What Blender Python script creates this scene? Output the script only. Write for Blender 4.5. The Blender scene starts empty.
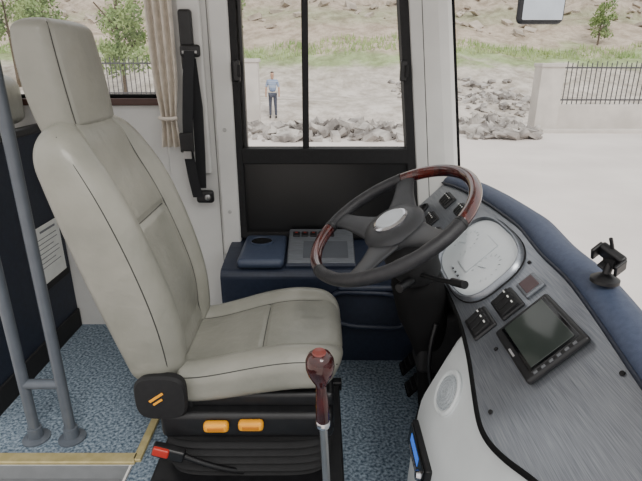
import bpy, bmesh, math, random
import numpy as np
from mathutils import Vector, Matrix, Euler
random.seed(7)
S = bpy.context.scene
COL = S.collection

# ---------------------------------------------------------------- helpers
def lin(c):
    o = []
    for v in c:
        v = v/255.0
        o.append(v/12.92 if v <= 0.04045 else ((v+0.055)/1.055)**2.4)
    return (o[0], o[1], o[2], 1.0)

MATS = {}
def M(name, c1, c2=None, scale=20, rough=0.5, metal=0.0, bump=0.0, bscale=250, coat=0.0,
      stretch=(1, 1, 1), lo=0.35, hi=0.65, detail=3, spec=0.5, emit=0, bdist=.002):
    if name in MATS: return MATS[name]
    m = bpy.data.materials.new(name); m.use_nodes = True
    nt = m.node_tree; b = nt.nodes['Principled BSDF']
    b.inputs['Roughness'].default_value = rough
    b.inputs['Metallic'].default_value = metal
    b.inputs['Coat Weight'].default_value = coat
    b.inputs['Coat Roughness'].default_value = 0.08
    b.inputs['Specular IOR Level'].default_value = spec
    tc = nt.nodes.new('ShaderNodeTexCoord'); mp = nt.nodes.new('ShaderNodeMapping')
    mp.inputs['Scale'].default_value = stretch
    nt.links.new(tc.outputs['Object'], mp.inputs['Vector'])
    n = nt.nodes.new('ShaderNodeTexNoise'); n.inputs['Scale'].default_value = scale
    n.inputs['Detail'].default_value = detail
    nt.links.new(mp.outputs[0], n.inputs['Vector'])
    r = nt.nodes.new('ShaderNodeValToRGB')
    r.color_ramp.elements[0].position = lo; r.color_ramp.elements[1].position = hi
    c2 = c2 or tuple(min(255, x*1.04+1) for x in c1)
    r.color_ramp.elements[0].color = lin(c1); r.color_ramp.elements[1].color = lin(c2)
    nt.links.new(n.outputs[0], r.inputs[0]); nt.links.new(r.outputs[0], b.inputs['Base Color'])
    if emit:
        nt.links.new(r.outputs[0], b.inputs['Emission Color']); b.inputs['Emission Strength'].default_value = emit
    if bump:
        n2 = nt.nodes.new('ShaderNodeTexNoise'); n2.inputs['Scale'].default_value = bscale
        nt.links.new(mp.outputs[0], n2.inputs['Vector'])
        bp = nt.nodes.new('ShaderNodeBump'); bp.inputs['Strength'].default_value = bump
        bp.inputs['Distance'].default_value = bdist
        nt.links.new(n2.outputs[0], bp.inputs['Height']); nt.links.new(bp.outputs[0], b.inputs['Normal'])
    MATS[name] = m
    return m

def glassmat(name, tint, gl):
    m = bpy.data.materials.new(name); m.use_nodes = True
    nt = m.node_tree; nt.nodes.clear()
    o = nt.nodes.new('ShaderNodeOutputMaterial'); mx = nt.nodes.new('ShaderNodeMixShader')
    t = nt.nodes.new('ShaderNodeBsdfTransparent'); g = nt.nodes.new('ShaderNodeBsdfGlossy')
    t.inputs[0].default_value = tint; g.inputs['Roughness'].default_value = 0.02
    mx.inputs[0].default_value = gl
    nt.links.new(t.outputs[0], mx.inputs[1]); nt.links.new(g.outputs[0], mx.inputs[2])
    nt.links.new(mx.outputs[0], o.inputs[0]); return m

def grp(name):
    e = bpy.data.objects.new(name, None); e.empty_display_size = 0.1
    COL.objects.link(e); return e

def mesh(name, vs, fs, mat, parent=None, smooth=False):
    me = bpy.data.meshes.new(name); me.from_pydata([tuple(v) for v in vs], [], fs); me.update()
    ob = bpy.data.objects.new(name, me); COL.objects.link(ob)
    me.materials.append(mat)
    bm = bmesh.new(); bm.from_mesh(me); bmesh.ops.recalc_face_normals(bm, faces=bm.faces); bm.to_mesh(me); bm.free()
    if smooth:
        for p in me.polygons: p.use_smooth = True
    if parent: ob.parent = parent
    return ob

def rbox(name, c, size, mat, parent=None, bev=0.005, mx=None, seg=3, shape=None):
    bm = bmesh.new(); bmesh.ops.create_cube(bm, size=1)
    for v in bm.verts:
        v.co = Vector((v.co.x*size[0], v.co.y*size[1], v.co.z*size[2]))
        if shape: v.co = Vector(shape(v.co))
    if bev > 0:
        bmesh.ops.bevel(bm, geom=list(bm.edges), offset=min(bev, min(size)*0.49), segments=seg, profile=0.5, affect='EDGES')
    T = Matrix.Translation(Vector(c))
    if mx is not None: T = mx @ T
    bm.transform(T)
    me = bpy.data.meshes.new(name); bm.to_mesh(me); bm.free(); me.materials.append(mat)
    for p in me.polygons: p.use_smooth = bev > 0
    ob = bpy.data.objects.new(name, me); COL.objects.link(ob)
    if bev > 0:
        me.update()
        md = ob.modifiers.new('wn', 'WEIGHTED_NORMAL'); md.keep_sharp = True
    if parent: ob.parent = parent
    return ob

def lathe(name, prof, mat, parent=None, mx=None, seg=40, sx=1, sy=1, smooth=True, n=2):
    vs = []; fs = []
    for r, z in prof:
        for i in range(seg):
            a = 2*math.pi*i/seg
            ca, sa = math.cos(a), math.sin(a)
            if n != 2:
                ca = math.copysign(abs(ca)**(2/n), ca); sa = math.copysign(abs(sa)**(2/n), sa)
            v = Vector((r*ca*sx, r*sa*sy, z))
            vs.append(mx @ v if mx is not None else v)
    k_ = len(prof)
    for k in range(k_-1):
        for i in range(seg):
            j = (i+1) % seg
            fs.append((k*seg+i, k*seg+j, (k+1)*seg+j, (k+1)*seg+i))
    fs.append(tuple(range(seg))); fs.append(tuple((k_-1)*seg+i for i in range(seg)))
    ob = mesh(name, vs, fs, mat, parent, smooth)
    if smooth:
        ob.data.set_sharp_from_angle(angle=math.radians(40))
    return ob

def zmat(p0, p1):
    p0 = Vector(p0); d = (Vector(p1)-p0)
    return Matrix.Translation(p0) @ d.to_track_quat('Z', 'Y').to_matrix().to_4x4(), d.length

def rod(name, p0, p1, r, mat, parent=None, r2=None, seg=24):
    mx, L = zmat(p0, p1); r2 = r if r2 is None else r2
    return lathe(name, [(r*.9, 0), (r, r*.1), (r2, L-r2*.1), (r2*.9, L)], mat, parent, mx, seg)

def tube(name, pts, r, mat, parent=None, cyc=False, smooth=True, rad=None):
    cu = bpy.data.curves.new(name, 'CURVE'); cu.dimensions = '3D'; cu.bevel_depth = r; cu.bevel_resolution = 4
    cu.use_fill_caps = True
    sp = cu.splines.new('POLY' if not smooth else 'NURBS'); sp.points.add(len(pts)-1)
    for i, p in enumerate(pts):
        sp.points[i].co = (p[0], p[1], p[2], 1)
        if rad: sp.points[i].radius = rad[i]
    if smooth: sp.order_u = 4; sp.use_endpoint_u = not cyc; sp.resolution_u = 5
    sp.use_cyclic_u = cyc
    cu.materials.append(mat)
    ob = bpy.data.objects.new(name, cu); COL.objects.link(ob)
    if parent: ob.parent = parent
    return ob

def loft(name, rings, mat, parent=None, smooth=True, closed=True, cap=True):
    n = len(rings[0]); vs = [p for r in rings for p in r]; fs = []
    for k in range(len(rings)-1):
        for i in range(n if closed else n-1):
            j = (i+1) % n
            fs.append((k*n+i, k*n+j, (k+1)*n+j, (k+1)*n+i))
    if cap and closed:
        fs.append(tuple(range(n))); fs.append(tuple((len(rings)-1)*n+i for i in range(n)))
    return mesh(name, vs, fs, mat, parent, smooth)

# ---------------------------------------------------------------- materials
leather = M('grey_leather', (128, 128, 119), (141, 140, 131), 6, rough=.36, bump=.35, bscale=26, bdist=.008, detail=5)
seamm = M('seam_thread', (48, 48, 46), rough=.7)
black = M('black_plastic', (18, 18, 20), (25, 25, 27), 40, rough=.42)
blackm = M('black_matte', (13, 13, 15), (20, 20, 22), 60, rough=.75)
blackg = M('black_gloss', (8, 9, 11), rough=.12)
rubber = M('black_rubber', (9, 9, 10), rough=.8, spec=.2)
navy = M('navy_moulding', (30, 38, 55), (36, 44, 62), 60, rough=.5, bump=.3)
navydark = M('navy_vinyl', (22, 29, 44), (28, 36, 52), 40, rough=.6, bump=.3)
padblue = M('blue_soft_pad', (58, 68, 90), (66, 76, 98), 80, rough=.6, bump=.35, bscale=500)
bluegrey = M('bluegrey_plastic', (56, 66, 86), (62, 72, 92), 50, rough=.45)
white = M('white_panel', (208, 208, 205), (214, 214, 211), 8, rough=.5, bump=.08)
consol = M('pale_console_plastic', (214, 219, 220), (220, 225, 226), 10, rough=.35)
silver = M('brushed_silver', (112, 117, 126), (168, 172, 178), 9, rough=.30, metal=.7, stretch=(70, 1.4, 70), lo=.25, hi=.75, detail=8)
chrome = M('chrome', (200, 200, 205), rough=.15, metal=1)
steel = M('satin_steel', (160, 160, 160), rough=.3, metal=.9)
wood = M('red_wood', (32, 7, 7), (82, 22, 14), 10, rough=.16, coat=.7, stretch=(6, 1, 1), detail=5)
brown = M('brown_trim', (70, 45, 38), rough=.5)
railgrey = M('grey_painted_rail', (80, 86, 94), (86, 92, 100), 20, rough=.35)
gold = M('brass_edge', (178, 164, 116), (196, 182, 134), 30, rough=.35, metal=.4)
alu = M('aluminium', (165, 168, 170), rough=.35, metal=.6)
orange = M('amber_handle', (232, 158, 36), rough=.4)
red = M('red_button', (170, 44, 32), rough=.4)
dimred = M('dim_red_lamp', (140, 44, 36), rough=.4)
carpet = M('blue_carpet', (54, 72, 88), (144, 158, 170), 95, rough=.95, bump=1.0, bscale=160, lo=.36, hi=.68, detail=6)
darkcarpet = M('dark_floor', (48, 54, 60), (66, 72, 78), 60, rough=.9, bump=.6)
curtainm = M('curtain_cloth', (200, 192, 180), (218, 210, 198), 30, rough=.9)
beltm = M('belt_webbing', (26, 27, 30), rough=.8)
screen = M('lcd_screen', (46, 52, 50), (54, 60, 56), 3, rough=.12)
clusterface = M('cluster_face', (206, 214, 218), (220, 226, 229), 5, rough=.10, coat=.6)  # pale colour stands in for the whitish reflection on the cluster glass
paper = M('paper', (222, 224, 220), rough=.7)
blue_led = M('blue_display', (60, 110, 210), rough=.3, emit=.6)
mirrorm = M('mirror_glass', (215, 225, 235), rough=.03, metal=1)
glass = glassmat('window_glass', (.97, .98, .98, 1), .035)
concrete = M('pale_concrete', (214, 205, 199), (230, 222, 216), .5, rough=.9, detail=8)
stone = M('rubble_stone', (118, 112, 108), (200, 194, 187), 1.8, rough=.9, detail=5)
wallout = M('rendered_wall', (196, 190, 183), (212, 206, 199), 1.5, rough=.9)
fencem = M('iron_fence', (62, 62, 66), rough=.5)
leaf = M('leaves', (92, 118, 66), (146, 166, 106), 1.2, rough=.8)
bark = M('bark', (92, 80, 66), rough=.9)

# ---------------------------------------------------------------- camera
cam = bpy.data.cameras.new('camera'); cam.lens = 500/642*36; cam.sensor_width = 36; cam.clip_start = .02
co = bpy.data.objects.new('camera', cam); COL.objects.link(co)
co.location = (0, 0, 1.3); co.rotation_euler = (math.radians(70), 0, 0); S.camera = co

# ---------------------------------------------------------------- light
w = bpy.data.worlds.new('overcast_sky'); S.world = w; w.use_nodes = True
bg = w.node_tree.nodes['Background']
tcw = w.node_tree.nodes.new('ShaderNodeTexCoord'); sx = w.node_tree.nodes.new('ShaderNodeSeparateXYZ')
rp = w.node_tree.nodes.new('ShaderNodeValToRGB')
rp.color_ramp.elements[0].position = 0.0; rp.color_ramp.elements[0].color = (.86, .80, .76, 1)
rp.color_ramp.elements[1].position = .5; rp.color_ramp.elements[1].color = (.98, .98, .98, 1)
w.node_tree.links.new(tcw.outputs['Generated'], sx.inputs[0]); w.node_tree.links.new(sx.outputs[2], rp.inputs[0])
w.node_tree.links.new(rp.outputs[0], bg.inputs[0]); bg.inputs[1].default_value = 1.4
sl = bpy.data.lights.new('hazy_sun', 'SUN'); sl.energy = 2.1; sl.angle = math.radians(22); sl.color = (1, .96, .91)
so = bpy.data.objects.new('hazy_sun', sl); COL.objects.link(so); so.rotation_euler = Euler((math.radians(38), math.radians(20), 0)); so.location = (2, -2, 6)

# ---------------------------------------------------------------- floor
fl = grp('floor')
rbox('cab_floor', (.05, 1.3, -.04), (1.38, 2.0, .08), carpet, fl, bev=.004)
rbox('rear_floor', (-1.07, 1.84, -.04), (.86, .92, .08), carpet, fl, bev=.004)
rbox('step_floor', (-1.1, .35, -.34), (.92, 2.05, .08), darkcarpet, fl, bev=.004)
rbox('step_riser', (-1.07, 1.372, -.19), (.86, .012, .22), alu, fl, bev=.002)
rbox('floor_under', (-1.75, 1.9, -.03), (.5, .8, .06), carpet, fl, .004)
st = grp('trim_1')
rbox('step_nosing', (-1.07, 1.362, .004), (.87, .045, .014), gold, st, bev=.004)
rbox('step_nosing_lip', (-1.07, 1.339, -.03), (.87, .006, .06), alu, st, bev=.002)
rbox('side_nosing', (-.632, 1.46, .004), (.03, .22, .014), gold, st, bev=.004)
rbox('side_nosing_lip', (-.648, 1.20, -.06), (.008, .28, .12), white, st, bev=.002)

cg = grp('unseen_ceiling')
rbox('unseen_roof_panel', (-.55, 1.55, 2.17), (2.9, 1.7, .06), white, cg, bev=.01)  # bus roof out of view, added to cut sky light and deepen cabin contrast

# ---------------------------------------------------------------- left wall with windows
wl = grp('wall_left')
def slab(name, x0, x1, z0, z1, mat, y0=2.30, y1=2.37, bev=.006, par=wl):
    return rbox(name, ((x0+x1)/2, (y0+y1)/2, (z0+z1)/2), (x1-x0, y1-y0, z1-z0), mat, par, bev)
slab('rear_lower_panel', -2.0, -.70, -.02, 1.12, white)
slab('b_pillar', -.70, -.385, -.02, 2.14, white, 2.285)
slab('window_header', -2.0, .55, 1.95, 2.14, white)
slab('lower_panel', -.385, .72, -.02, .48, navydark)
slab('b_pillar_cover', -.47, -.385, .40, 2.05, white, 2.262, 2.30, .012)
rbox('belt_cover', (-.55, 2.275, 1.4), (.1, .03, 1.2), white, wl, .012)
def pil(z):
    xi = .42-.11*(z-.9); xo = .625-.13*(z-.81)
    return [(x, y, z) for (x, y) in [(xi, 2.37), (xi, 2.285), (xi+.012, 2.262), (xi+.05, 2.25), (xo-.06, 2.235), (xo-.02, 2.235), (xo, 2.25), (xo+.012, 2.30), (xo+.012, 2.37)]]
loft('front_pillar', [pil(z) for z in np.linspace(.3, 2.1, 12)], white, wl, smooth=False)
tube('pillar_seam', [(.445-.11*(z-.9)+.035, 2.249, z) for z in np.linspace(.5, 2.0, 8)], .002, seamm, wl)
softseam = M('seam_soft', (120, 120, 118))
tube('b_pillar_seam', [(-.478, 2.284, z) for z in np.linspace(.2, 2.0, 8)], .002, softseam, wl)
tube('panel_seam', [(x, 2.299, .62) for x in np.linspace(-1.2, -.70, 8)], .002, softseam, wl)
for z in (.62, 1.0, 1.6):
    lathe('cap_screw', [(.009, 0), (.008, .004), (0, .005)], M('screw_cap', (170, 170, 168)), wl, Matrix.Translation((-.43, 2.262, z)) @ Matrix.Rotation(math.radians(90), 4, 'X'), 16)

# driver's sliding window
w1 = grp('window_1')
def wx(z): return .42-.11*(z-.9)
zb, zs, zt = .485, .905, 1.96
slab('frame_left', -.392, -.355, zb, zt, blackm, 2.272, 2.35, .006, w1)
vs = []
for z in (zb, zt):
    for x in (wx(z)-.03, wx(z)+.008):
        for y in (2.268, 2.35): vs.append((x, y, z))
mesh('frame_right', vs, [(0, 1, 3, 2), (4, 5, 7, 6), (0, 1, 5, 4), (2, 3, 7, 6), (0, 2, 6, 4), (1, 3, 7, 5)], blackm, w1)
slab('frame_bottom', -.36, .44, zb, zb+.03, blackm, 2.272, 2.35, .005, w1)
slab('frame_sill', -.36, .40, zs-.06, zs+.01, blackm, 2.268, 2.35, .006, w1)
slab('lower_panel_inset', -.36, .42, zb+.028, zs-.06, M('tinted_panel', (10, 11, 13), rough=.35), 2.295, 2.31, 0, w1)
slab('mid_post', -.083, -.055, zs, zt, blackm, 2.285, 2.34, .004, w1)
slab('slide_post', -.350, -.336, zs, zt, black, 2.29, 2.335, .003, w1)
slab('frame_top', -.36, .34, zt-.03, zt+.01, blackm, 2.272, 2.35, .005, w1)
mesh('pane', [(-.36, 2.315, zs), (wx(zs)-.01, 2.315, zs), (wx(zt)-.01, 2.315, zt), (-.36, 2.315, zt)], [(0, 1, 2, 3)], glass, w1)
for x in (-.36, .352):
    rbox('latch', (x, 2.258, 1.25), (.028, .03, .085), black, w1, .006)
    rbox('latch_tab', (x+.012, 2.24, 1.25), (.014, .02, .05), blackm, w1, .004)

# rear side window
w2 = grp('window_2')
slab('sill', -2.0, -.70, 1.105, 1.135, brown, 2.27, 2.36, .006, w2)
slab('gasket', -2.0, -.70, 1.135, 1.15, rubber, 2.30, 2.35, .004, w2)
slab('edge', -.715, -.70, 1.13, 1.96, rubber, 2.29, 2.35, .004, w2)
slab('divider', -1.62, -1.59, 1.13, 1.96, blackm, 2.30, 2.35, .004, w2)
mesh('pane', [(-2.0, 2.33, 1.13), (-.7, 2.33, 1.13), (-.7, 2.33, 1.96), (-2.0, 2.33, 1.96)], [(0, 1, 2, 3)], glass, w2)

# windshield
ws = grp('window_3')
plan = [(.640, 2.30), (.69, 2.24), (.728, 2.12), (.75, 1.9), (.768, 1.5), (.775, 1.0), (.775, .5), (.76, 0), (.73, -.4)]
rings = [[(x-.13*(z-.8), y, z) for x, y in plan] for z in np.linspace(.62, 2.0, 8)]
loft('windscreen_glass', rings, glass, ws, closed=False, cap=False)
tube('gasket_bottom', rings[0], .014, rubber, ws)
tube('gasket_top', rings[-1], .014, rubber, ws)
tube('gasket_side', [(r[0][0], r[0][1]-.01, r[0][2]) for r in rings], .009, rubber, ws)
wf = grp('wall_front')
lower = [[(x+.01-.02*(.6-z), y, z) for x, y in plan] for z in (.61, .3, 0, -.5)]
loft('front_skin', lower, white, wf, closed=False, cap=False)
top = [[(x-.13*(z-.8)-o, y, z) for x, y in plan] for z, o in ((1.99, .0), (2.1, .02), (2.14, .10), (2.12, .22))]
loft('windscreen_header', top, white, wf, closed=False, cap=False)
rbox('firewall', (.655, 1.3, .29), (.02, 1.9, .6), blackm, wf, .004)

# ---------------------------------------------------------------- partition behind the driver
pt = grp('partition_wall')
rbox('panel', (-1.265, 1.93, .50), (.03, .74, 1.0), navydark, pt, .008)
rbox('top_rail', (-1.262, 1.93, 1.01), (.05, .74, .035), black, pt, .012)
rbox('edge_post', (-1.262, 1.56, .5), (.045, .03, 1.02), blackm, pt, .01)
rbox('kick_plate', (-1.245, 1.93, .05), (.012, .72, .1), blackm, pt, .003)
np_ = grp('notice_sheet')
rbox('sheet', (-1.244, 2.13, .46), (.004, .24, .28), paper, np_, .001)
prg = M('print_grey', (104, 108, 114))
rbox('heading', (-1.2418, 2.15, .575), (.0006, .13, .010), prg, np_, 0)
for i in range(7):
    rbox('line', (-1.2418, 2.13-(.02 if i % 3 == 2 else 0), .545-.022*i), (.0006, .18 if i % 3 != 2 else .14, .0035), prg, np_, 0)
rbox('holder', (-1.240, 2.13, .325), (.008, .26, .03), blackm, np_, .003)

# passenger seat behind
ps = grp('passenger_seat')
def soft(name, cx, cz, hw, ht, y0, n=3.4, r0=.12, r1=.12, mod=None, sgn=1, nu=160, nv=80, mat=leather, par=None, p=2.4):
    rings = []
    def frame(s):
        e = 1e-3; t = Vector((cx(s+e)-cx(s-e), 0, cz(s+e)-cz(s-e))).normalized()
        return Vector((cx(s), y0, cz(s))), Vector((t.z, 0, -t.x))*sgn
    def esc(s):
        k = 1
        if s < r0: k *= max(1e-3, 1-(1-s/r0)**p)**(1/p)
        if s > 1-r1: k *= max(1e-3, 1-(1-(1-s)/r1)**p)**(1/p)
        return k
    ss = [0.5-0.5*math.cos(math.pi*i/nv) for i in range(nv+1)]
    ss = [0.5*(a)+0.5*(i/nv) for i, a in enumerate(ss)]
    for s in ss:
        s_ = min(max(s, .0006), .9994)
        c, N = frame(s_); k = esc(s_); kk = k**.55; ring = []
        for i in range(nu):
            a = 2*math.pi*i/nu; ca, sa = math.cos(a), math.sin(a)
            wv = math.copysign(abs(ca)**(2/n), ca); d = math.copysign(abs(sa)**(2/n), sa)
            dd = d*ht(s_)*k
            if d > 0 and mod: dd += mod(s_, wv)*k*min(1, d*1.6)
            ring.append(c + Vector((0, 1, 0))*(wv*hw(s_)*kk) + N*dd)
        rings.append(ring)
    loft(name, rings, mat, par)
    def surf(s, wv, off=0.0):
        c, N = frame(s); k = esc(s)
        d = (1-abs(wv)**n)**(1/n)
        dd = d*ht(s)*k
        if mod: dd += mod(s, wv)*k*min(1, d*1.6)
        return c + Vector((0, 1, 0))*(wv*hw(s)*k**.55) + N*(dd+off)
    return surf
def ip(xs, ys, deg=3):
    c = np.polyfit(xs, ys, min(deg, len(xs)-1)); return lambda s: float(np.polyval(c, s))
soft('backrest', ip([0, 1], [-1.38, -1.39]), ip([0, 1], [.5, 1.12]), lambda s: .22, lambda s: .06, 2.04, par=ps, nu=60, nv=30)
soft('headpad', ip([0, 1], [-1.35, -1.35]), ip([0, 1], [1.03, 1.245]), lambda s: .22, lambda s: .075, 2.05, r0=.2, r1=.35, par=ps, nu=60, nv=30)
soft('cushion', ip([0, 1], [-1.95, -1.42]), ip([0, 1], [.45, .47]), lambda s: .22, lambda s: .06, 2.04, sgn=-1, par=ps, nu=60, nv=30)
rbox('base', (-1.7, 2.04, .2), (.4, .4, .42), blackm, ps, .02)

# ---------------------------------------------------------------- driver seat
ds = grp('driver_seat')
def g(x, s): return math.exp(-(x/s)**2)
def sm(x): x = max(0, min(1, x)); return x*x*(3-2*x)
SP = [0, .3, .6, .85, 1]
bx = ip(SP, [-.510, -.550, -.612, -.684, -.738]); bz = ip(SP, [.335, .572, .808, 1.015, 1.132])
bw = ip(SP, [.240, .258, .265, .256, .232]); bt = ip(SP, [.078, .108, .110, .088, .066])
WS = lambda s: .58-.03*s
def bmod(s, wv):
    a = abs(wv); r = -.036*sm((WS(s)+.14-a)/.22)*sm(s/.15)*sm((1.02-s)/.25)
    r += .016*g(a-.8, .16)*sm((1-s)/.3)
    r -= .010*g(a-WS(s), .025)
    if a < WS(s): r -= .009*g(s-.60, .012)
    r += .022*g(s-.25, .18)*(1-a*a)
    return r
bs = soft('backrest', bx, bz, bw, bt, 1.525, n=3.6, r0=.10, r1=.13, mod=bmod, nu=220, nv=110, par=ds)
for sg in (1, -1):
    tube('bolster_seam', [bs(s, sg*(WS(s)), .0005) for s in np.linspace(.05, .93, 30)], .002, seamm, ds)
    tube('edge_piping', [bs(s, sg*.955, -.004) for s in np.linspace(.04, .95, 30)], .0026, seamm, ds)
tube('cross_seam', [bs(.60, wv, .0005) for wv in np.linspace(-.53, .53, 14)], .002, seamm, ds)
hx = ip([0, .5, 1], [-.725, -.752, -.764]); hz = ip([0, 1], [1.090, 1.405])
def hmod(s, wv):
    return -.006*g(abs(wv)-.80, .03)+.010*(1-wv*wv)
hs = soft('headrest', hx, hz, ip([0, .5, 1], [.158, .168, .155]), ip([0, .5, 1], [.052, .062, .052]), 1.55, n=4.6, r0=.10, r1=.12, mod=hmod, nu=160, nv=70, par=ds)
for sg in (1, -1):
    tube('headrest_seam', [hs(s, sg*.80, .0005) for s in np.linspace(.05, .95, 20)], .002, seamm, ds)
    rod('headrest_post', (-.72, 1.55+sg*.07, 1.03), (-.735, 1.55+sg*.07, 1.17), .006, chrome, ds)
CP = [0, .3, .6, .85, 1]
cx_ = ip(CP, [-.47, -.32, -.16, -.01, .06]); cz_ = ip(CP, [.335, .352, .385, .400, .370])
ch = ip(CP, [.068, .068, .072, .070, .064])
def cmod(s, wv):
    a = abs(wv); r = -.026*sm((.74-a)/.2)*sm((.98-s)/.2)
    r -= .009*g(a-.60, .022)
    r += .010*g(a-.82, .12)
    if a < .60: r -= .009*g(s-.56, .011)
    r += .010*(1-a*a)
    return r
cs = soft('seat_cushion', cx_, cz_, ip(CP, [.238, .252, .263, .258, .243]), ch, 1.53, n=4.0, r0=.08, r1=.15, mod=cmod, sgn=-1, nu=220, nv=110, par=ds)
for sg in (1, -1):
    tube('cushion_seam', [cs(s, sg*.60, .0005) for s in np.linspace(.05, .95, 30)], .002, seamm, ds)
    tube('cushion_piping', [cs(s, sg*.955, -.003) for s in np.linspace(.04, .95, 30)], .0026, seamm, ds)
tube('cushion_cross_seam', [cs(.56, wv, .0005) for wv in np.linspace(-.59, .59, 14)], .002, seamm, ds)
rbox('cushion_pan', (-.21, 1.53, .292), (.50, .46, .055), black, ds, .015)
rbox('upper_frame', (-.23, 1.51, .225), (.54, .50, .095), black, ds, .02)
rings = []
zs_ = np.linspace(.035, .185, 11)
for i, z in enumerate(zs_):
    o = .022 if i % 2 else 0
    hx_, hy_ = .275-o, .255-o; ring = []
    for k in range(64):
        a = 2*math.pi*k/64; ca, sa = math.cos(a), math.sin(a)
        ring.append((-.235+hx_*math.copysign(abs(ca)**.35, ca), 1.50+hy_*math.copysign(abs(sa)**.35, sa), z))
    rings.append(ring)
loft('suspension_bellows', rings, blackm, ds, smooth=False)
rbox('base_plate', (-.235, 1.46, .02), (.62, .62, .04), black, ds, .008)
for y in (1.19, 1.74):
    rbox('slide_rail', (-.235, y, .035), (.64, .04, .04), black, ds, .006)
rbox('slide_handle', (-.10, 1.155, .05), (.40, .018, .02), black, ds, .006)
rod('front_tie', (.03, 1.27, .22), (.03, 1.75, .22), .012, black, ds)
for x, z in ((-.322, .238), (-.215, .243)):
    rbox('adjust_handle', (x, 1.248, z), (.078, .03, .034), orange, ds, .012)
    rbox('handle_slot', (x, 1.233, z), (.05, .004, .012), M('amber_dark', (190, 116, 20)), ds, .002)
Mx = Matrix.Translation((-.485, 1.29, .335)) @ Matrix.Rotation(math.radians(90), 4, 'X')
lathe('recliner_cover', [(.070, 0), (.076, .03), (.070, .040), (.03, .044), (.0, .044)], blackm, ds, Mx, 48, 1.05, 1.0, n=3.4)
Ml = Matrix.Translation((-.488, 1.244, .338)) @ Matrix.Rotation(math.radians(-35), 4, 'Y')
rbox('recliner_mark', (0, 0, .010), (.052, .003, .008), orange, ds, .001, Ml)
rbox('recliner_mark_bar', (-.006, 0, -.005), (.034, .003, .007), orange, ds, .001, Ml)
rbox('hinge_plate', (-.46, 1.305, .30), (.12, .02, .10), black, ds, .01)
Bk = Matrix.Translation((-.465, 1.215, .170)) @ Matrix.Rotation(math.radians(18), 4, 'Y')
rbox('buckle_body', (0, 0, 0), (.10, .03, .042), black, ds, .008, Bk)
rbox('buckle_release', (-.022, -.005, .005), (.050, .034, .030), red, ds, .006, Bk)
tube('buckle_stalk', [(-.43, 1.22, .155), (-.38, 1.225, .12), (-.31, 1.235, .08), (-.25, 1.26, .05)], .009, black, ds)

# ---------------------------------------------------------------- handrail
hr = grp('handrail')
for x, zt_ in ((-.905, 2.13), (-1.035, 2.13)):
    rod('post', (x, 1.465, 0), (x, 1.465, zt_), .0185, railgrey, hr)
    lathe('flange', [(.047, 0), (.047, .006), (.026, .012), (.024, .05), (.019, .052)], railgrey, hr, Matrix.Translation((x, 1.465, 0)), 32)
rod('cross_bar', (-1.035, 1.465, .235), (-.905, 1.465, .235), .018, railgrey, hr)

# ---------------------------------------------------------------- side console under driver's window
sc = grp('side_console')
def prof(y0, z0, r, n=6):
    return [(y0+r-r*math.sin(a), z0-r+r*math.cos(a)) for a in np.linspace(0, math.pi/2, n)]
pr = [(2.295, .0), (2.295, .47)] + [(2.20, .468)] + prof(1.95, .45, .035) + [(1.955, .30), (1.97, .26), (1.965, .0)]
xs = np.linspace(-.43, .60, 20)
loft('console_body', [[(x, y, z) for y, z in pr] for x in xs], navy, sc, smooth=False)
rbox('cup_tray', (-.26, 2.12, .478), (.20, .33, .045), bluegrey, sc, .02)
Mc = Matrix.Translation((-.275, 2.18, .5005))
lathe('cup_ring', [(.056, 0), (.056, .006), (.050, .008), (.048, .003), (.046, -.001)], bluegrey, sc, Mc, 40)
lathe('cup_hole', [(.047, .0), (.047, .004), (.0, .0045)], blackg, sc, Mc, 40)
dsil = M('dull_silver', (104, 108, 114), (134, 138, 144), 8, rough=.4, metal=.5, stretch=(2, 60, 60))
mt = Matrix.Translation((.0, 2.13, .490)) @ Matrix.Rotation(math.radians(14), 4, 'X')
rbox('control_panel', (0, 0, 0), (.30, .28, .03), dsil, sc, .010, mt)
rbox('control_panel_lip', (0, -.142, -.008), (.31, .02, .045), navy, sc, .008, mt)
rbox('control_inset', (.02, -.035, .0145), (.20, .13, .004), M('inset_grey', (74, 78, 84), rough=.5), sc, .002, mt)  # darker grey plate set into the control panel
for i, x in enumerate((-.115, -.075, -.035, .005, .045)):
    rbox('rocker_bezel', (x, .085, .018), (.032, .036, .010), black, sc, .003, mt)
    rbox('rocker_lamp', (x, .092, .0235), (.012, .008, .002), dimred if i < 3 else paper, sc, .0005, mt)
pk = []
for k in range(40):
    a = 2*math.pi*k/40; ca, sa = math.cos(a), math.sin(a)
    pk.append((.21+.165*math.copysign(abs(ca)**.5, ca), 1.952-.012*(1 if sa > 0 else .6), .27+.085*math.copysign(abs(sa)**.6, sa)-.02*ca))
tube('pocket_rim', pk, .012, navy, sc, cyc=True)
mesh('pocket_face', [(x, 1.951, z) for x, y, z in pk], [tuple(range(40))], navydark, sc)
rbox('grab_lip', (.20, 1.945, .375), (.26, .03, .03), navy, sc, .013)

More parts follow.
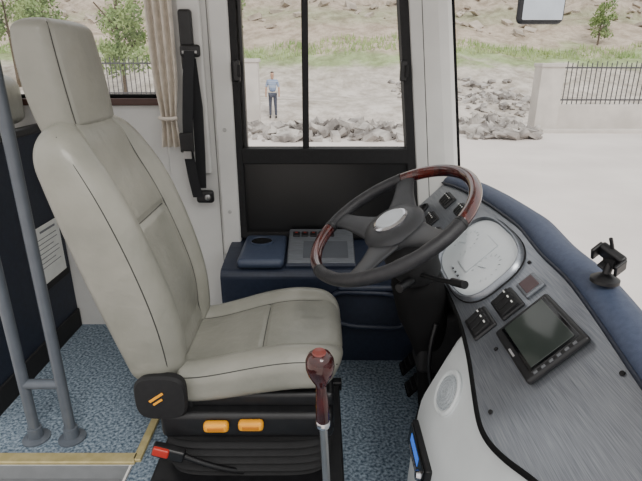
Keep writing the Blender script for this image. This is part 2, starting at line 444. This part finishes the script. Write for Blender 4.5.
# ---------------------------------------------------------------- seat belt + curtain
sb = grp('seat_belt')
rbox('height_adjuster', (-.56, 2.245, 1.37), (.055, .035, .24), black, sb, .012)
rbox('guide_loop', (-.545, 2.225, 1.33), (.085, .025, .05), black, sb, .012)
rbox('guide_slot', (-.545, 2.211, 1.325), (.062, .004, .012), steel, sb, .002)
def ribbon(name, pts, wd, mat, par, th=.0025):
    rings = []
    for p in pts:
        x, y, z = p
        rings.append([(x-wd/2, y, z), (x+wd/2, y, z), (x+wd/2, y-th, z), (x-wd/2, y-th, z)])
    return loft(name, rings, mat, par, smooth=False)
ribbon('webbing', [(-.545, 2.21, 1.33), (-.56, 2.205, 1.2), (-.575, 2.205, 1.05), (-.585, 2.21, .9), (-.575, 2.22, .78), (-.565, 2.23, .70)], .045, beltm, sb)
ribbon('webbing_rear', [(-.548, 2.235, 1.30), (-.535, 2.235, 1.1), (-.54, 2.235, .9), (-.55, 2.245, .74)], .045, beltm, sb)
rbox('tongue', (-.585, 2.195, .955), (.06, .015, .085), black, sb, .006)
rbox('tongue_tip', (-.585, 2.19, .905), (.035, .005, .04), steel, sb, .002)
rbox('anchor', (-.535, 2.245, .70), (.08, .035, .06), black, sb, .014)
lathe('anchor_bolt', [(.014, 0), (.014, .008), (.008, .012), (0, .012)], steel, sb, Matrix.Translation((-.52, 2.228, .70)) @ Matrix.Rotation(math.radians(90), 4, 'X'), 16)

cu = grp('curtain')
rings = []
for z in np.linspace(.93, 1.9, 24):
    k = 1-.35*g(z-1.05, .12)
    rings.append([(-.662+(.055*k)*u, 2.232+.016*math.sin(u*11+z*1.2), z) for u in np.linspace(-1, 1, 60)])
loft('drape', rings, curtainm, cu, closed=False, cap=False)
rod('rail', (-.95, 2.24, 1.91), (-.55, 2.24, 1.91), .008, alu, cu)
tube('tieback', [(-.70, 2.21, 1.06), (-.66, 2.205, 1.05), (-.62, 2.21, 1.06)], .008, curtainm, cu)

# ---------------------------------------------------------------- dashboard
db = grp('dashboard')
YS = [2.24, 2.1, 1.9, 1.7, 1.45, 1.25, 1.1, .98, .87, .78, .68, .5, .2, -.1]
XL = [.372, .384, .39, .398, .405, .398, .382, .362, .345, .36, .395, .41, .42, .42]
XU = [.565, .583, .60, .610, .616, .602, .602, .592, .581, .571, .561, .555, .55, .55]
yy = np.linspace(2.24, -.1, 90)
def dXL(y): return float(np.interp(-y, [-a for a in YS], XL))
def dXU(y): return float(np.interp(-y, [-a for a in YS], XU))
def smooth_arr(f):
    a = np.array([f(y) for y in yy]); b = a.copy()
    for _ in range(3):
        b[1:-1] = (b[:-2]+b[1:-1]*2+b[2:])/4
    return b
xl = smooth_arr(dXL); xu = smooth_arr(dXU)
rings = []
for y, a, b in zip(yy, xl, xu):
    r = [(a, y, .2+a), ]
    for t in np.linspace(.02, 1, 8):
        x = a+(b-a)*t; r.append((x, y, .2+x))
    r += [(b+.012, y, .2+b-.012), (a+.012, y, .2+a-.012)]
    rings.append(r)
loft('fascia', rings, silver, db, smooth=False)
tube('fascia_edge', [(a-.002, y, .2+a-.004) for y, a in zip(yy, xl)], .0065, rubber, db)
loft('dash_underside', [[(a+.004, y, .19+a), (a+.03, y, .17+a-.05), (.64, y, .50)] for y, a in zip(yy, xl)], blackm, db, closed=False, cap=False, smooth=False)
rings = []
for y, b in zip(yy, xu):
    zb_ = .2+b
    r = [(b-.006, zb_-.006), (b-.008, zb_+.008), (b-.003, zb_+.020), (b+.010, zb_+.031), (b+.030, zb_+.038), (b+.055, zb_+.036), (b+.08, zb_+.022),
         (b+.105, zb_-.015), (.745 if y < 1.95 else .745-.28*(y-1.95), .655), (b+.03, .62)]
    rings.append([(x, y, z) for x, z in r])
loft('soft_pad', rings, padblue, db)
tube('pad_piping', [(b-.010, y, .2+b+.002) for y, b in zip(yy, xu)], .005, M('pad_piping', (26, 31, 44), rough=.5), db)

Rn = Matrix(((0, .70711, -.70711, 0), (-1, 0, 0, 0), (0, .70711, .70711, 0), (0, 0, 0, 1)))
def P(X, Y, off=0.0, rot=0):
    return Matrix.Translation((X-.70711*off, Y, .2+X+.70711*off)) @ Rn @ Matrix.Rotation(math.radians(rot), 4, 'Z')
Pc = P(.503, 1.49)
SX, SY = .215, .125
lathe('cluster_rim_shadow', [(1.06, -.004), (1.06, .002), (1.0, .003), (0, .003)], blackm, db, Pc, 96, SX, SY, n=3.0)
lathe('cluster_bezel', [(1.04, -.004), (1.035, .008), (1.0, .018), (.975, .018), (.955, .010), (.95, .004), (.5, .0035), (0, .0035)], silver, db, Pc, 96, SX, SY, n=3.0)
lathe('cluster_face', [(.935, .004), (.93, .008), (.4, .009), (0, .009)], clusterface, db, Pc, 96, SX, SY, n=3.0)
palegr = M('gauge_print', (176, 183, 188), rough=.4)
for sx_ in (-.115, .105):
    Pg = Pc @ Matrix.Translation((sx_, -.003, .0092))
    for k in range(13):
        a = math.radians(220-k*260/12)
        rbox('dial_tick', (.052, 0, .0008), (.009, .0018, .0008), palegr, db, 0, Pg @ Matrix.Rotation(a, 4, 'Z'))
    rbox('dial_needle', (.018, 0, .0015), (.040, .002, .001), palegr, db, 0, Pg @ Matrix.Rotation(math.radians(200), 4, 'Z'))
for k in range(7):
    rbox('warning_lamp', (-.045+.015*k, -.085, .0098), (.010, .007, .0015), black if k % 2 else palegr, db, .0005, Pc)
rbox('trip_frame', (0, .005, .0095), (.100, .130, .0012), palegr, db, .0005, Pc)
rbox('trip_display', (0, .005, .0102), (.094, .124, .0014), clusterface, db, .0005, Pc)
def bank(X, Y, wx_, hy, n, rot=0):
    m = P(X, Y, .001, rot)
    rbox('switch_bezel', (0, 0, .003), (wx_, hy, .012), black, db, .006, m)
    sw = (wx_-.014)/n
    for i in range(n):
        x = -wx_/2+.007+sw*(i+.5)
        rbox('switch_rocker', (x, 0, .010), (sw*.82, hy*.74, .010), blackm, db, .003, m @ Matrix.Rotation(math.radians(6), 4, 'X'))
        rbox('switch_symbol', (x, hy*.2, .0195), (sw*.35, .004, .001), paper, db, 0, m)
bank(.430, 1.185, .10, .072, 3); bank(.492, 1.178, .10, .070, 3)
bank(.462, 2.00, .10, .066, 4); bank(.535, 2.04, .11, .062, 4); bank(.545, 1.85, .10, .055, 4)
bank(.455, 1.83, .09, .055, 3)
m = P(.545, 1.178, .001)
rbox('clock_bezel', (0, 0, .003), (.074, .058, .012), dsil, db, .006, m)
rbox('clock_face', (0, 0, .009), (.056, .040, .004), M('clock_dark', (74, 56, 58), rough=.2), db, .003, m)
lathe('knob', [(.022, 0), (.022, .008), (.016, .01), (.014, .026), (0, .027)], black, db, P(.425, 2.14, .001), 28)
lathe('air_outlet', [(.032, 0), (.034, .008), (.028, .012), (.025, .004), (0, .004)], black, db, P(.46, 2.16, .001), 32)
for X, Y in ((.573, 1.27), (.578, .87), (.43, 1.06), (.372, .90), (.555, .78)):
    lathe('screw', [(.0055, 0), (.005, .003), (0, .0035)], blackm, db, P(X, Y, .001), 14)

# lower white console with speaker
base = [(.412, .598), (.395, .586), (.375, .557), (.346, .500), (.318, .440), (.300, .400), (.290, .370), (.284, .33), (.275, .22), (.268, .10), (.265, 0), (.60, 0), (.60, .55)]
rings = []
for y, k in ((1.240, .55), (1.236, .80), (1.222, .93), (1.20, 1.0), (1.05, 1), (.9, 1.0), (.7, .98), (.4, .95), (.1, .95)):
    rings.append([(.50+(x-.50)*(k if x < .5 else 1), y, z) for x, z in base])
loft('speaker_console_shell', rings, consol, db, smooth=True)
nrm = Vector((-.906, 0, .423)).normalized()
ms = Matrix.Translation((.3345, 1.095, .476)) @ nrm.to_track_quat('Z', 'Y').to_matrix().to_4x4()
lathe('speaker_ring', [(.062, -.01), (.062, .005), (.057, .009), (.050, .008), (.047, .004), (0, .004)], consol, db, ms, 48)
lathe('speaker_grille', [(.047, .003), (.045, .008), (.02, .011), (0, .0115)], M('grille_grey', (140, 148, 154), (190, 196, 200), 300, rough=.5), db, ms, 40)
for q in (.018, .028, .038):
    tube('grille_ring', [ms @ Vector((q*math.cos(a), q*math.sin(a), .0105-(q-.018)*.1)) for a in np.linspace(0, 2*math.pi, 25)[:-1]], .0012, palegr, db, cyc=True)

# monitor
mo = grp('dash_monitor')
m = P(.501, .990, .004, 0)
rbox('bezel', (0, 0, .007), (.208, .158, .018), black, mo, .008, m)
rbox('bezel_inner', (0, .004, .015), (.182, .130, .006), blackg, mo, .003, m)
rbox('screen', (-.003, .004, .0185), (.166, .112, .002), screen, mo, .001, m)
for i in range(6):
    rbox('button', (.096, -.05+.02*i, .0165), (.006, .010, .004), M('btn_grey', (90, 92, 95)), mo, .001, m)
rbox('monitor_label', (.0, -.070, .0165), (.03, .005, .001), M('label_grey', (140, 140, 140)), mo, 0, m)

rd = grp('car_radio')
mr_ = Matrix.Translation((.270, 1.09, .275)) @ Matrix.Rotation(math.radians(6), 4, 'Y')
rbox('body', (0.002, 0, 0), (.020, .20, .080), black, rd, .005, mr_)
rbox('faceplate', (-.010, 0, 0), (.006, .186, .068), blackg, rd, .003, mr_)
rbox('display', (-.0135, .01, .010), (.002, .10, .026), blue_led, rd, .001, mr_)
for i in range(5):
    rbox('key', (-.014, .05-.02*i, -.018), (.004, .014, .010), M('btn_grey', (90, 92, 95)), rd, .001, mr_)
lathe('volume_knob', [(.014, 0), (.012, .012), (0, .013)], chrome, rd, mr_ @ Matrix.Translation((-.012, -.072, 0)) @ Matrix.Rotation(math.radians(-90), 4, 'Y'), 24)

# ---------------------------------------------------------------- steering wheel
sw = grp('steering_wheel')
al = math.radians(30); be = math.radians(-7)
Cw = Vector((.208, 1.42, .845)); e1 = Vector((math.cos(al), 0, math.sin(al))); e2_ = Vector((0, 1, 0)); n0 = Vector((-math.sin(al), 0, math.cos(al)))
e2 = e2_*math.cos(be) - n0*math.sin(be); nn = n0*math.cos(be) + e2_*math.sin(be)
def W(a, r, h=0): return Cw + e1*(r*math.cos(a)) + e2*(r*math.sin(a)) + nn*h
R = .258
def rim(name, a0, a1, rr, mat, bump=False):
    N = max(8, int(abs(a1-a0)/2.2)); rings = []
    for i in range(N+1):
        a = math.radians(a0+(a1-a0)*i/N); c = W(a, R)
        rad = e1*math.cos(a)+e2*math.sin(a); ring = []
        for k in range(20):
            b = 2*math.pi*k/20
            r_ = rr*(1 + (.10*max(0, math.cos(b*1-math.pi)) * (1 if int((a0+(a1-a0)*i/N)/9) % 2 else 0) if bump else 0))
            ring.append(c + rad*(r_*math.cos(b)) + nn*(r_*1.08*math.sin(b)))
        rings.append(ring)
    return loft(name, rings, mat, sw)
leatherb = M('black_leather', (32, 32, 35), (40, 40, 43), 60, rough=.45, bump=.4, bscale=500)
rim('rim_top_wood', -52, 70, .0178, wood)
rim('rim_bottom_wood', 138, 196, .0178, wood)
rim('rim_left_leather', 70, 138, .0184, leatherb, True)
rim('rim_right_leather', 196, 308, .0184, leatherb, True)
for a in (-52, 70, 138, 196):
    rim('rim_collar', a-1.2, a+1.2, .0192, black)
spk = M('spoke_grey', (44, 45, 48), (50, 51, 54), 40, rough=.45)
def spoke(a):
    rings = []
    A = math.radians(a)
    for t in np.linspace(0, 1, 12):
        r = .05+t*(R-.05); hw = (.044*(1-t)**1.5+.024+.012*t**4); h = -.035+.035*t**1.3; th = .014-.005*t
        c = W(A, r, h); tn = -e1*math.sin(A)+e2*math.cos(A); ring = []
        for k in range(20):
            b = 2*math.pi*k/20
            ring.append(c+tn*(hw*math.copysign(abs(math.cos(b))**.7, math.cos(b)))+nn*(th*math.sin(b)))
        rings.append(ring)
    loft('spoke', rings, spk, sw)
for a in (66, -66, 128, -128): spoke(a)
mw = Matrix.Translation(Cw) @ Matrix(((e1.x, e2.x, nn.x, 0), (e1.y, e2.y, nn.y, 0), (e1.z, e2.z, nn.z, 0), (0, 0, 0, 1)))
lathe('hub', [(.075, -.055), (.092, -.045), (.098, -.02), (.088, -.006), (.062, .001), (0, .003)], spk, sw, mw, 48, 1.0, 1.08)
lathe('horn_ring', [(.056, -.002), (.056, .006), (.050, .010), (0, .011)], chrome, sw, mw, 40)
lathe('horn_emblem', [(.046, .010), (.043, .013), (0, .014)], M('emblem_plate', (176, 180, 184), rough=.3, metal=.3), sw, mw, 40)
# column
c1 = Cw - nn*.20
mcol, L = zmat(Cw - nn*.05, c1)
lathe('column_shroud', [(.060, 0), (.072, .02), (.080, .09), (.070, .15), (.05, .17)], blackm, sw, mcol, 36, 1.25, 1)
rings = []
for z, cx, a_, b_ in ((.66, .305, .075, .085), (.60, .315, .085, .09), (.50, .335, .080, .085), (.42, .355, .060, .065), (.34, .365, .040, .045), (.12, .385, .036, .04), (.05, .39, .050, .05), (.003, .395, .065, .06)):
    rings.append([(cx+a_*math.copysign(abs(math.cos(t))**.7, math.cos(t)), 1.47+b_*math.copysign(abs(math.sin(t))**.7, math.sin(t)), z) for t in np.linspace(0, 2*math.pi, 41)[:-1]])
loft('column_cover', rings, rubber, sw)
rbox('column_bracket', (.47, 1.47, .42), (.30, .12, .22), blackm, sw, .02)
rod('column_pipe', (.43, 1.58, .60), (.47, 1.60, .01), .014, black, sw)
tube('column_cable', [(.36, 1.38, .52), (.33, 1.37, .38), (.38, 1.38, .22), (.46, 1.42, .12), (.60, 1.42, .10)], .007, black, sw)
tube('indicator_stalk', [(.29, 1.36, .70), (.33, 1.28, .715), (.355, 1.20, .745)], .007, black, sw)
rod('stalk_tip', (.350, 1.215, .741), (.368, 1.16, .757), .011, black, sw)
tube('wiper_stalk', [(.27, 1.45, .70), (.22, 1.55, .75), (.17, 1.63, .77)], .007, black, sw)
rod('ignition', (.27, 1.36, .68), (.225, 1.31, .675), .014, black, sw)
# pedals
pd = grp('foot_pedals')
for x, y, wd in ((.40, 1.33, .07), (.38, 1.66, .08), (.38, 1.80, .08)):
    mp_ = Matrix.Translation((x, y, .11)) @ Matrix.Rotation(math.radians(-50), 4, 'Y')
    rbox('pad', (0, 0, 0), (.13, wd, .014), rubber, pd, .005, mp_)
    for k in range(5): rbox('rib', (-.05+.025*k, 0, .009), (.008, wd*.9, .006), black, pd, .002, mp_)
    rod('arm', (x+.02, y, .10), (.63, y, .30), .012, black, pd)

# ---------------------------------------------------------------- gear lever
gl = grp('gear_lever')
k0 = Vector((-.002, .90, .685)); kb = Vector((.028, .985, .0))
mk, L = zmat(kb, k0)
woodk = M('knob_wood', (40, 9, 8), (70, 17, 12), 25, rough=.14, coat=.5)
lathe('knob', [(.011, L-.05), (.013, L-.042), (.019, L-.03), (.027, L-.012), (.031, L+.006), (.030, L+.022), (.024, L+.035), (.014, L+.043), (0, L+.045)], woodk, gl, mk, 40)
lathe('wood_shaft', [(.0145, L-.155), (.0155, L-.14), (.0135, L-.09), (.0115, L-.045)], woodk, gl, mk, 30)
lathe('collar', [(.0115, L-.168), (.016, L-.166), (.016, L-.152), (.0145, L-.150)], chrome, gl, mk, 30)
lathe('steel_shaft', [(.0095, .10), (.0095, L-.165)], steel, gl, mk, 24)
lathe('boot', [(.085, .002), (.080, .03), (.060, .05), (.062, .06), (.042, .08), (.044, .09), (.022, .12), (.012, .15)], rubber, gl, mk, 36)
lathe('knob_cap', [(.015, L+.0425), (.013, L+.0455), (0, L+.0465)], M('cap_red', (120, 60, 54), rough=.2), gl, mk, 24)

# ---------------------------------------------------------------- phone holder on pad
ph = grp('phone_holder')
bx0 = Vector((.625, 1.005, .840))
lathe('suction_foot', [(.030, -.002), (.030, .006), (.018, .014), (.010, .018)], black, ph, Matrix.Translation(bx0), 32)
tube('neck', [bx0+Vector((0, 0, .01)), bx0+Vector((.002, 0, .035)), bx0+Vector((.008, 0, .05))], .009, black, ph)
mh = Matrix.Translation(bx0+Vector((.006, 0, .058))) @ Euler((math.radians(25), math.radians(-35), math.radians(15))).to_matrix().to_4x4()
rbox('cradle', (0, 0, 0), (.018, .060, .045), black, ph, .006, mh)
rbox('clamp', (-.012, -.030, .002), (.030, .008, .040), black, ph, .003, mh)
rbox('clamp', (-.012, .030, .002), (.030, .008, .040), black, ph, .003, mh)
rbox('foot_tab', (-.014, 0, -.024), (.028, .03, .008), black, ph, .003, mh)
tube('antenna_hook', [bx0+Vector((.0, -.005, .075)), bx0+Vector((-.008, -.008, .095)), bx0+Vector((-.012, -.01, .102))], .004, black, ph)
lathe('tilt_knob', [(.014, -.02), (.015, 0), (.014, .02)], blackm, ph, Matrix.Translation(bx0+Vector((.012, 0, .045))) @ Matrix.Rotation(math.radians(90), 4, 'X'), 20)

# ---------------------------------------------------------------- interior mirror
mi = grp('interior_mirror')
rbox('housing', (.572, 1.43, 1.434), (.122, .03, .100), M('mirror_housing', (48, 50, 54), rough=.4), mi, .016)
rbox('mirror_face', (.572, 1.412, 1.435), (.104, .004, .082), mirrorm, mi, .002)
tube('arm', [(.575, 1.445, 1.46), (.58, 1.47, 1.6), (.58, 1.47, 2.0)], .009, black, mi)
rbox('arm_mount', (.56, 1.47, 2.02), (.12, .05, .03), black, mi, .008)
rbox('arm_bridge', (.49, 1.47, 2.08), (.05, .04, .12), black, mi, .008)

# ---------------------------------------------------------------- outside
gr = grp('ground')
mesh('yard', [(-60, -20, -1), (80, -20, -1), (80, 22, -1), (-60, 22, -1)], [(0, 1, 2, 3)], concrete, gr)
rbox('kerb', (12.5, 16.7, -.95), (10.5, .22, .14), wallout, gr, .03)
hm = bpy.data.materials.new('hillside'); hm.use_nodes = True
nt = hm.node_tree; b = nt.nodes['Principled BSDF']; b.inputs['Roughness'].default_value = 1; b.inputs['Specular IOR Level'].default_value = 0
tc = nt.nodes.new('ShaderNodeTexCoord'); sp = nt.nodes.new('ShaderNodeSeparateXYZ'); nt.links.new(tc.outputs['Object'], sp.inputs[0])
nz = nt.nodes.new('ShaderNodeTexNoise'); nz.inputs['Scale'].default_value = .35; nz.inputs['Detail'].default_value = 8
nt.links.new(tc.outputs['Object'], nz.inputs['Vector'])
n2 = nt.nodes.new('ShaderNodeTexNoise'); n2.inputs['Scale'].default_value = 1.1; n2.inputs['Detail'].default_value = 10; n2.inputs['Roughness'].default_value = .75
nt.links.new(tc.outputs['Object'], n2.inputs['Vector'])
ma = nt.nodes.new('ShaderNodeMath'); ma.operation = 'MULTIPLY_ADD'; ma.inputs[1].default_value = 2.6; nt.links.new(nz.outputs[0], ma.inputs[0]); nt.links.new(sp.outputs[2], ma.inputs[2])
mr = nt.nodes.new('ShaderNodeMapRange'); mr.inputs[1].default_value = 0; mr.inputs[2].default_value = 7; nt.links.new(ma.outputs[0], mr.inputs[0])
cr = nt.nodes.new('ShaderNodeValToRGB'); e = cr.color_ramp.elements
e[0].position = .08; e[0].color = lin((214, 206, 198)); e[1].position = .30; e[1].color = lin((206, 198, 186))
for p, c in ((.36, (164, 180, 132)), (.42, (170, 182, 138)), (.48, (202, 188, 170)), (.66, (194, 178, 162)), (.78, (174, 174, 146)), (.9, (192, 178, 162))):
    q = e.new(p); q.color = lin(c)
nt.links.new(mr.outputs[0], cr.inputs[0])
mx_ = nt.nodes.new('ShaderNodeMix'); mx_.data_type = 'RGBA'; mx_.blend_type = 'MULTIPLY'; mx_.inputs[0].default_value = 1
c2 = nt.nodes.new('ShaderNodeValToRGB'); c2.color_ramp.elements[0].position = .38; c2.color_ramp.elements[0].color = (.55, .53, .50, 1)
c2.color_ramp.elements[1].position = .6; c2.color_ramp.elements[1].color = (1, 1, 1, 1); nt.links.new(n2.outputs[0], c2.inputs[0])
nt.links.new(cr.outputs[0], mx_.inputs[6]); nt.links.new(c2.outputs[0], mx_.inputs[7]); nt.links.new(mx_.outputs[2], b.inputs['Base Color'])
def hz_(x, y):
    z = -1 + .6*sm((y-19)/3)
    z += max(0, y-25)*.30 + .35*math.sin(x*.31+y*.2)*sm((y-24)/10) + .6*math.sin(x*.11+1.3)*sm((y-28)/15)
    z += .12*math.sin(x*1.7+y*1.3)*sm((y-22)/6)
    z += (.5*math.sin(x*.9+2*math.sin(y*.5))+.4*math.sin(y*1.4+1.5*math.sin(x*.6)))*sm((y-36)/8)
    return z
vs = []; fs = []; nx, ny = 170, 90
for j in range(ny+1):
    for i in range(nx+1):
        x = -60+150*i/nx; y = 18.9+100*(j/ny)**1.5; vs.append((x, y, hz_(x, y)-.01*(j == 0)))
for j in range(ny):
    for i in range(nx):
        a = j*(nx+1)+i; fs.append((a, a+1, a+nx+2, a+nx+1))
mesh('slope', vs, fs, hm, gr, True)
def rubble(name, x0, x1, y0, y1, n, smin=.12, smax=.5, mat=stone, par=None, hump_=.35):
    vs = []; fs = []
    for _ in range(n):
        x = random.uniform(x0, x1); y = random.uniform(y0, y1)
        zb = hz_(x, y) if y > 18.9 else -1
        s = random.uniform(smin, smax); R_ = Euler((random.uniform(-.6, .6), random.uniform(-.6, .6), random.uniform(0, 6))).to_matrix()
        dims = (s, s*random.uniform(.5, .9), s*random.uniform(.15, .45)); k = len(vs)
        hump = hump_*math.exp(-((x-(x0+x1)/2)/((x1-x0)/2.2))**2)*math.exp(-((y-(y0+y1)/2)/((y1-y0)/2.5))**2)
        for cx in (-1, 1):
            for cy in (-1, 1):
                for cz in (-1, 1):
                    v = Vector((cx*dims[0]*.5*random.uniform(.7, 1.1), cy*dims[1]*.5*random.uniform(.7, 1.1), cz*dims[2]*.5*random.uniform(.8, 1.1)))
                    vs.append(tuple(R_ @ v + Vector((x, y, zb+dims[2]*.4+hump*random.random()))))
        for f in ((0, 1, 3, 2), (4, 6, 7, 5), (0, 4, 5, 1), (2, 3, 7, 6), (0, 2, 6, 4), (1, 5, 7, 3)): fs.append(tuple(k+q for q in f))
    return mesh(name, vs, fs, mat, par)
rubble('rubble_heap', -2.6, 3.4, 14.8, 18.0, 260, .12, .55)
rubble('rubble_heap', 4.6, 6.7, 15.2, 18.8, 240, .12, .55, hump_=.5)
rubble('hill_boulders', -25, 40, 36, 55, 420, .2, 1.0, M('hill_rock', (150, 140, 128), (196, 184, 170), 1.2, rough=.95), gr, 0)
rubble('slope_stones', 3.5, 9.5, 20.0, 27, 260, .1, .5, stone, gr, 0)

def fence(x0, x1, y, zb, wh, fh):
    f = grp('iron_fence')
    vs = []; fs = []
    def bx_(a, b_, c, d_, e_, f_):
        k = len(vs)
        for X in (a, b_):
            for Y in (c, d_):
                for Z in (e_, f_): vs.append((X, Y, Z))
        for q in ((0, 1, 3, 2), (4, 6, 7, 5), (0, 4, 5, 1), (2, 3, 7, 6), (0, 2, 6, 4), (1, 5, 7, 3)): fs.append(tuple(k+t for t in q))
    z0 = zb+wh
    n = int((x1-x0)/.16)
    for i in range(n+1):
        x = x0+(x1-x0)*i/n; bx_(x-.013, x+.013, y-.013, y+.013, z0, z0+fh+(.05 if i % 2 else 0))
    bx_(x0, x1, y-.02, y+.02, z0+.12, z0+.17); bx_(x0, x1, y-.02, y+.02, z0+fh-.18, z0+fh-.13)
    mesh('bars', vs, fs, fencem, f)
    rbox('plinth', ((x0+x1)/2, y, zb+wh/2-.1), (x1-x0, .25, wh+.2), wallout, f, .02)
    return f
fence(7.95, 16, 17.4, -1, .85, 1.32)
fence(-9.5, -5.6, 18.6, -1, 1.0, 1.3)
gp = grp('gate_post')
rbox('shaft', (7.53, 17.4, .03), (.75, .6, 2.1), wallout, gp, .02)
rbox('cap', (7.53, 17.4, 1.10), (.80, .7, .12), wallout, gp, .02)
gp2 = grp('gate_post')
rbox('shaft', (-2.55, 18.6, .1), (.7, .5, 2.2), wallout, gp2, .02)
rbox('cap', (-2.55, 18.6, 1.24), (.8, .6, .12), wallout, gp2, .02)
lw = grp('garden_wall')
rbox('wall_body', (-4.27, 18.6, -.4), (2.6, .25, 1.3), wallout, lw, .02)
rbox('wall_coping', (-4.27, 18.6, .27), (2.6, .35, .08), wallout, lw, .02)

def tree(x, y, h, r, trunk=.09, dens=900, name='tree'):
    zb_ = hz_(x, y) if y > 18.9 else -1
    t = grp(name)
    tube('trunk', [(x, y, zb_-.1), (x+.05, y, zb_+h*.3), (x-.04, y, zb_+h*.6), (x, y, zb_+h*.9)], trunk, bark, t, rad=[1, .9, .7, .3])
    for k in range(5):
        a = k*1.3; tube('branch', [(x, y, zb_+h*(.35+.1*k)), (x+math.cos(a)*r*.4, y+math.sin(a)*r*.4, zb_+h*(.5+.1*k)), (x+math.cos(a)*r*.7, y+math.sin(a)*r*.7, zb_+h*(.6+.1*k))], trunk*.35, bark, t)
    vs = []; fs = []
    blobs = [(random.gauss(0, r*.4), random.gauss(0, r*.4), h*random.uniform(.3, .98), r*random.uniform(.3, .55)) for _ in range(14)]
    for _ in range(dens):
        bx_, by_, bz_, br = random.choice(blobs)
        v = Vector((random.gauss(0, 1), random.gauss(0, 1), random.gauss(0, 1))).normalized()*br*random.random()**.4
        c = Vector((x+bx_, y+by_, max(zb_+.05, zb_+bz_+v.z)))+Vector((v.x, v.y, 0)); R_ = Euler((random.uniform(0, 6), random.uniform(0, 6), 0)).to_matrix(); s = random.uniform(.05, .12); k = len(vs)
        for q in ((-1, 0, 0), (0, -.5, 0), (1, 0, 0), (0, .5, 0)): vs.append(tuple(c + R_ @ (Vector(q)*s)))
        fs.append((k, k+1, k+2, k+3))
    mesh('foliage', vs, fs, leaf, t)
tree(-9.0, 24, 4.4, 1.3, dens=2600); tree(-12.5, 24.5, 4.8, 1.6, dens=3000)
tree(-15.0, 26, 4.2, 1.4, dens=2000); tree(-5.6, 34, 3.5, 1.1, dens=900)
tree(17.5, 34, 2.4, .8, .06, 1000, 'shrub')
tree(23, 36, 1.8, 1.3, .05, 900, 'shrub')
vs = []; fs = []
for _ in range(5500):
    x = random.uniform(-25, 38); y = random.uniform(31.0, 33.2)
    z = hz_(x, y); h = random.uniform(.10, .36); a = random.uniform(0, 3.14); k = len(vs); wv = .05
    vs += [(x-wv*math.cos(a), y-wv*math.sin(a), z-.03), (x+wv*math.cos(a), y+wv*math.sin(a), z-.03), (x+random.uniform(-.1, .1), y, z+h)]
    fs.append((k, k+1, k+2))
mesh('grass', vs, fs, M('grass', (140, 166, 100), (178, 192, 134), .5, rough=.9), gr)

# pedestrian
pe = grp('pedestrian')
px, py = -1.85, 19.9; pz = hz_(px, py)
def skin(name, nodes, edges, mat, sub=2):
    me = bpy.data.meshes.new(name); me.from_pydata([(px+n[0], py+n[1], pz+n[2]) for n in nodes], edges, [])
    ob = bpy.data.objects.new(name, me); COL.objects.link(ob); me.materials.append(mat)
    md = ob.modifiers.new('skin', 'SKIN'); md.use_smooth_shade = True
    for i, n in enumerate(nodes):
        me.skin_vertices[0].data[i].radius = (n[3], n[4] if len(n) > 4 else n[3])
        me.skin_vertices[0].data[i].use_root = (i == 0)
    s_ = ob.modifiers.new('sub', 'SUBSURF'); s_.levels = sub; s_.render_levels = sub
    ob.parent = pe; return ob
skinm = M('skin', (186, 146, 122)); jeans = M('trousers', (60, 66, 84)); shirt = M('striped_shirt', (80, 116, 170), (190, 200, 214), 3, stretch=(.2, .2, 8))
skin('trousers', [(0, 0, .92, .14, .11), (-.09, 0, .86, .09), (-.10, .01, .48, .062), (-.11, 0, .08, .05), (.09, 0, .86, .09), (.10, -.02, .48, .062), (.11, 0, .08, .05)], [(0, 1), (1, 2), (2, 3), (0, 4), (4, 5), (5, 6)], jeans)
skin('shirt', [(0, 0, .95, .15, .11), (0, 0, 1.15, .15, .10), (0, 0, 1.35, .17, .11), (0, 0, 1.44, .08, .07), (-.17, 0, 1.38, .06), (-.24, .02, 1.14, .05), (.17, 0, 1.38, .06), (.24, .02, 1.14, .05)], [(0, 1), (1, 2), (2, 3), (2, 4), (4, 5), (2, 6), (6, 7)], shirt)
skin('forearm_l', [(-.24, .02, 1.15, .042), (-.25, -.05, .93, .03), (-.25, -.08, .84, .035, .02), (-.25, -.09, .78, .02)], [(0, 1), (1, 2), (2, 3)], skinm)
skin('forearm_r', [(.24, .02, 1.15, .042), (.25, -.05, .93, .03), (.25, -.08, .84, .035, .02), (.25, -.09, .78, .02)], [(0, 1), (1, 2), (2, 3)], skinm)
skin('head', [(0, 0, 1.42, .055), (0, 0, 1.50, .055), (0, -.01, 1.58, .078, .09), (0, 0, 1.68, .075, .085)], [(0, 1), (1, 2), (2, 3)], skinm)
skin('hair', [(0, .015, 1.64, .083, .09), (0, .01, 1.72, .07, .075)], [(0, 1)], M('dark_hair', (30, 26, 24)))
for sg in (-1, 1):
    skin('shoe', [(sg*.11, .03, .05, .05), (sg*.115, -.12, .035, .04, .035)], [(0, 1)], blackm)
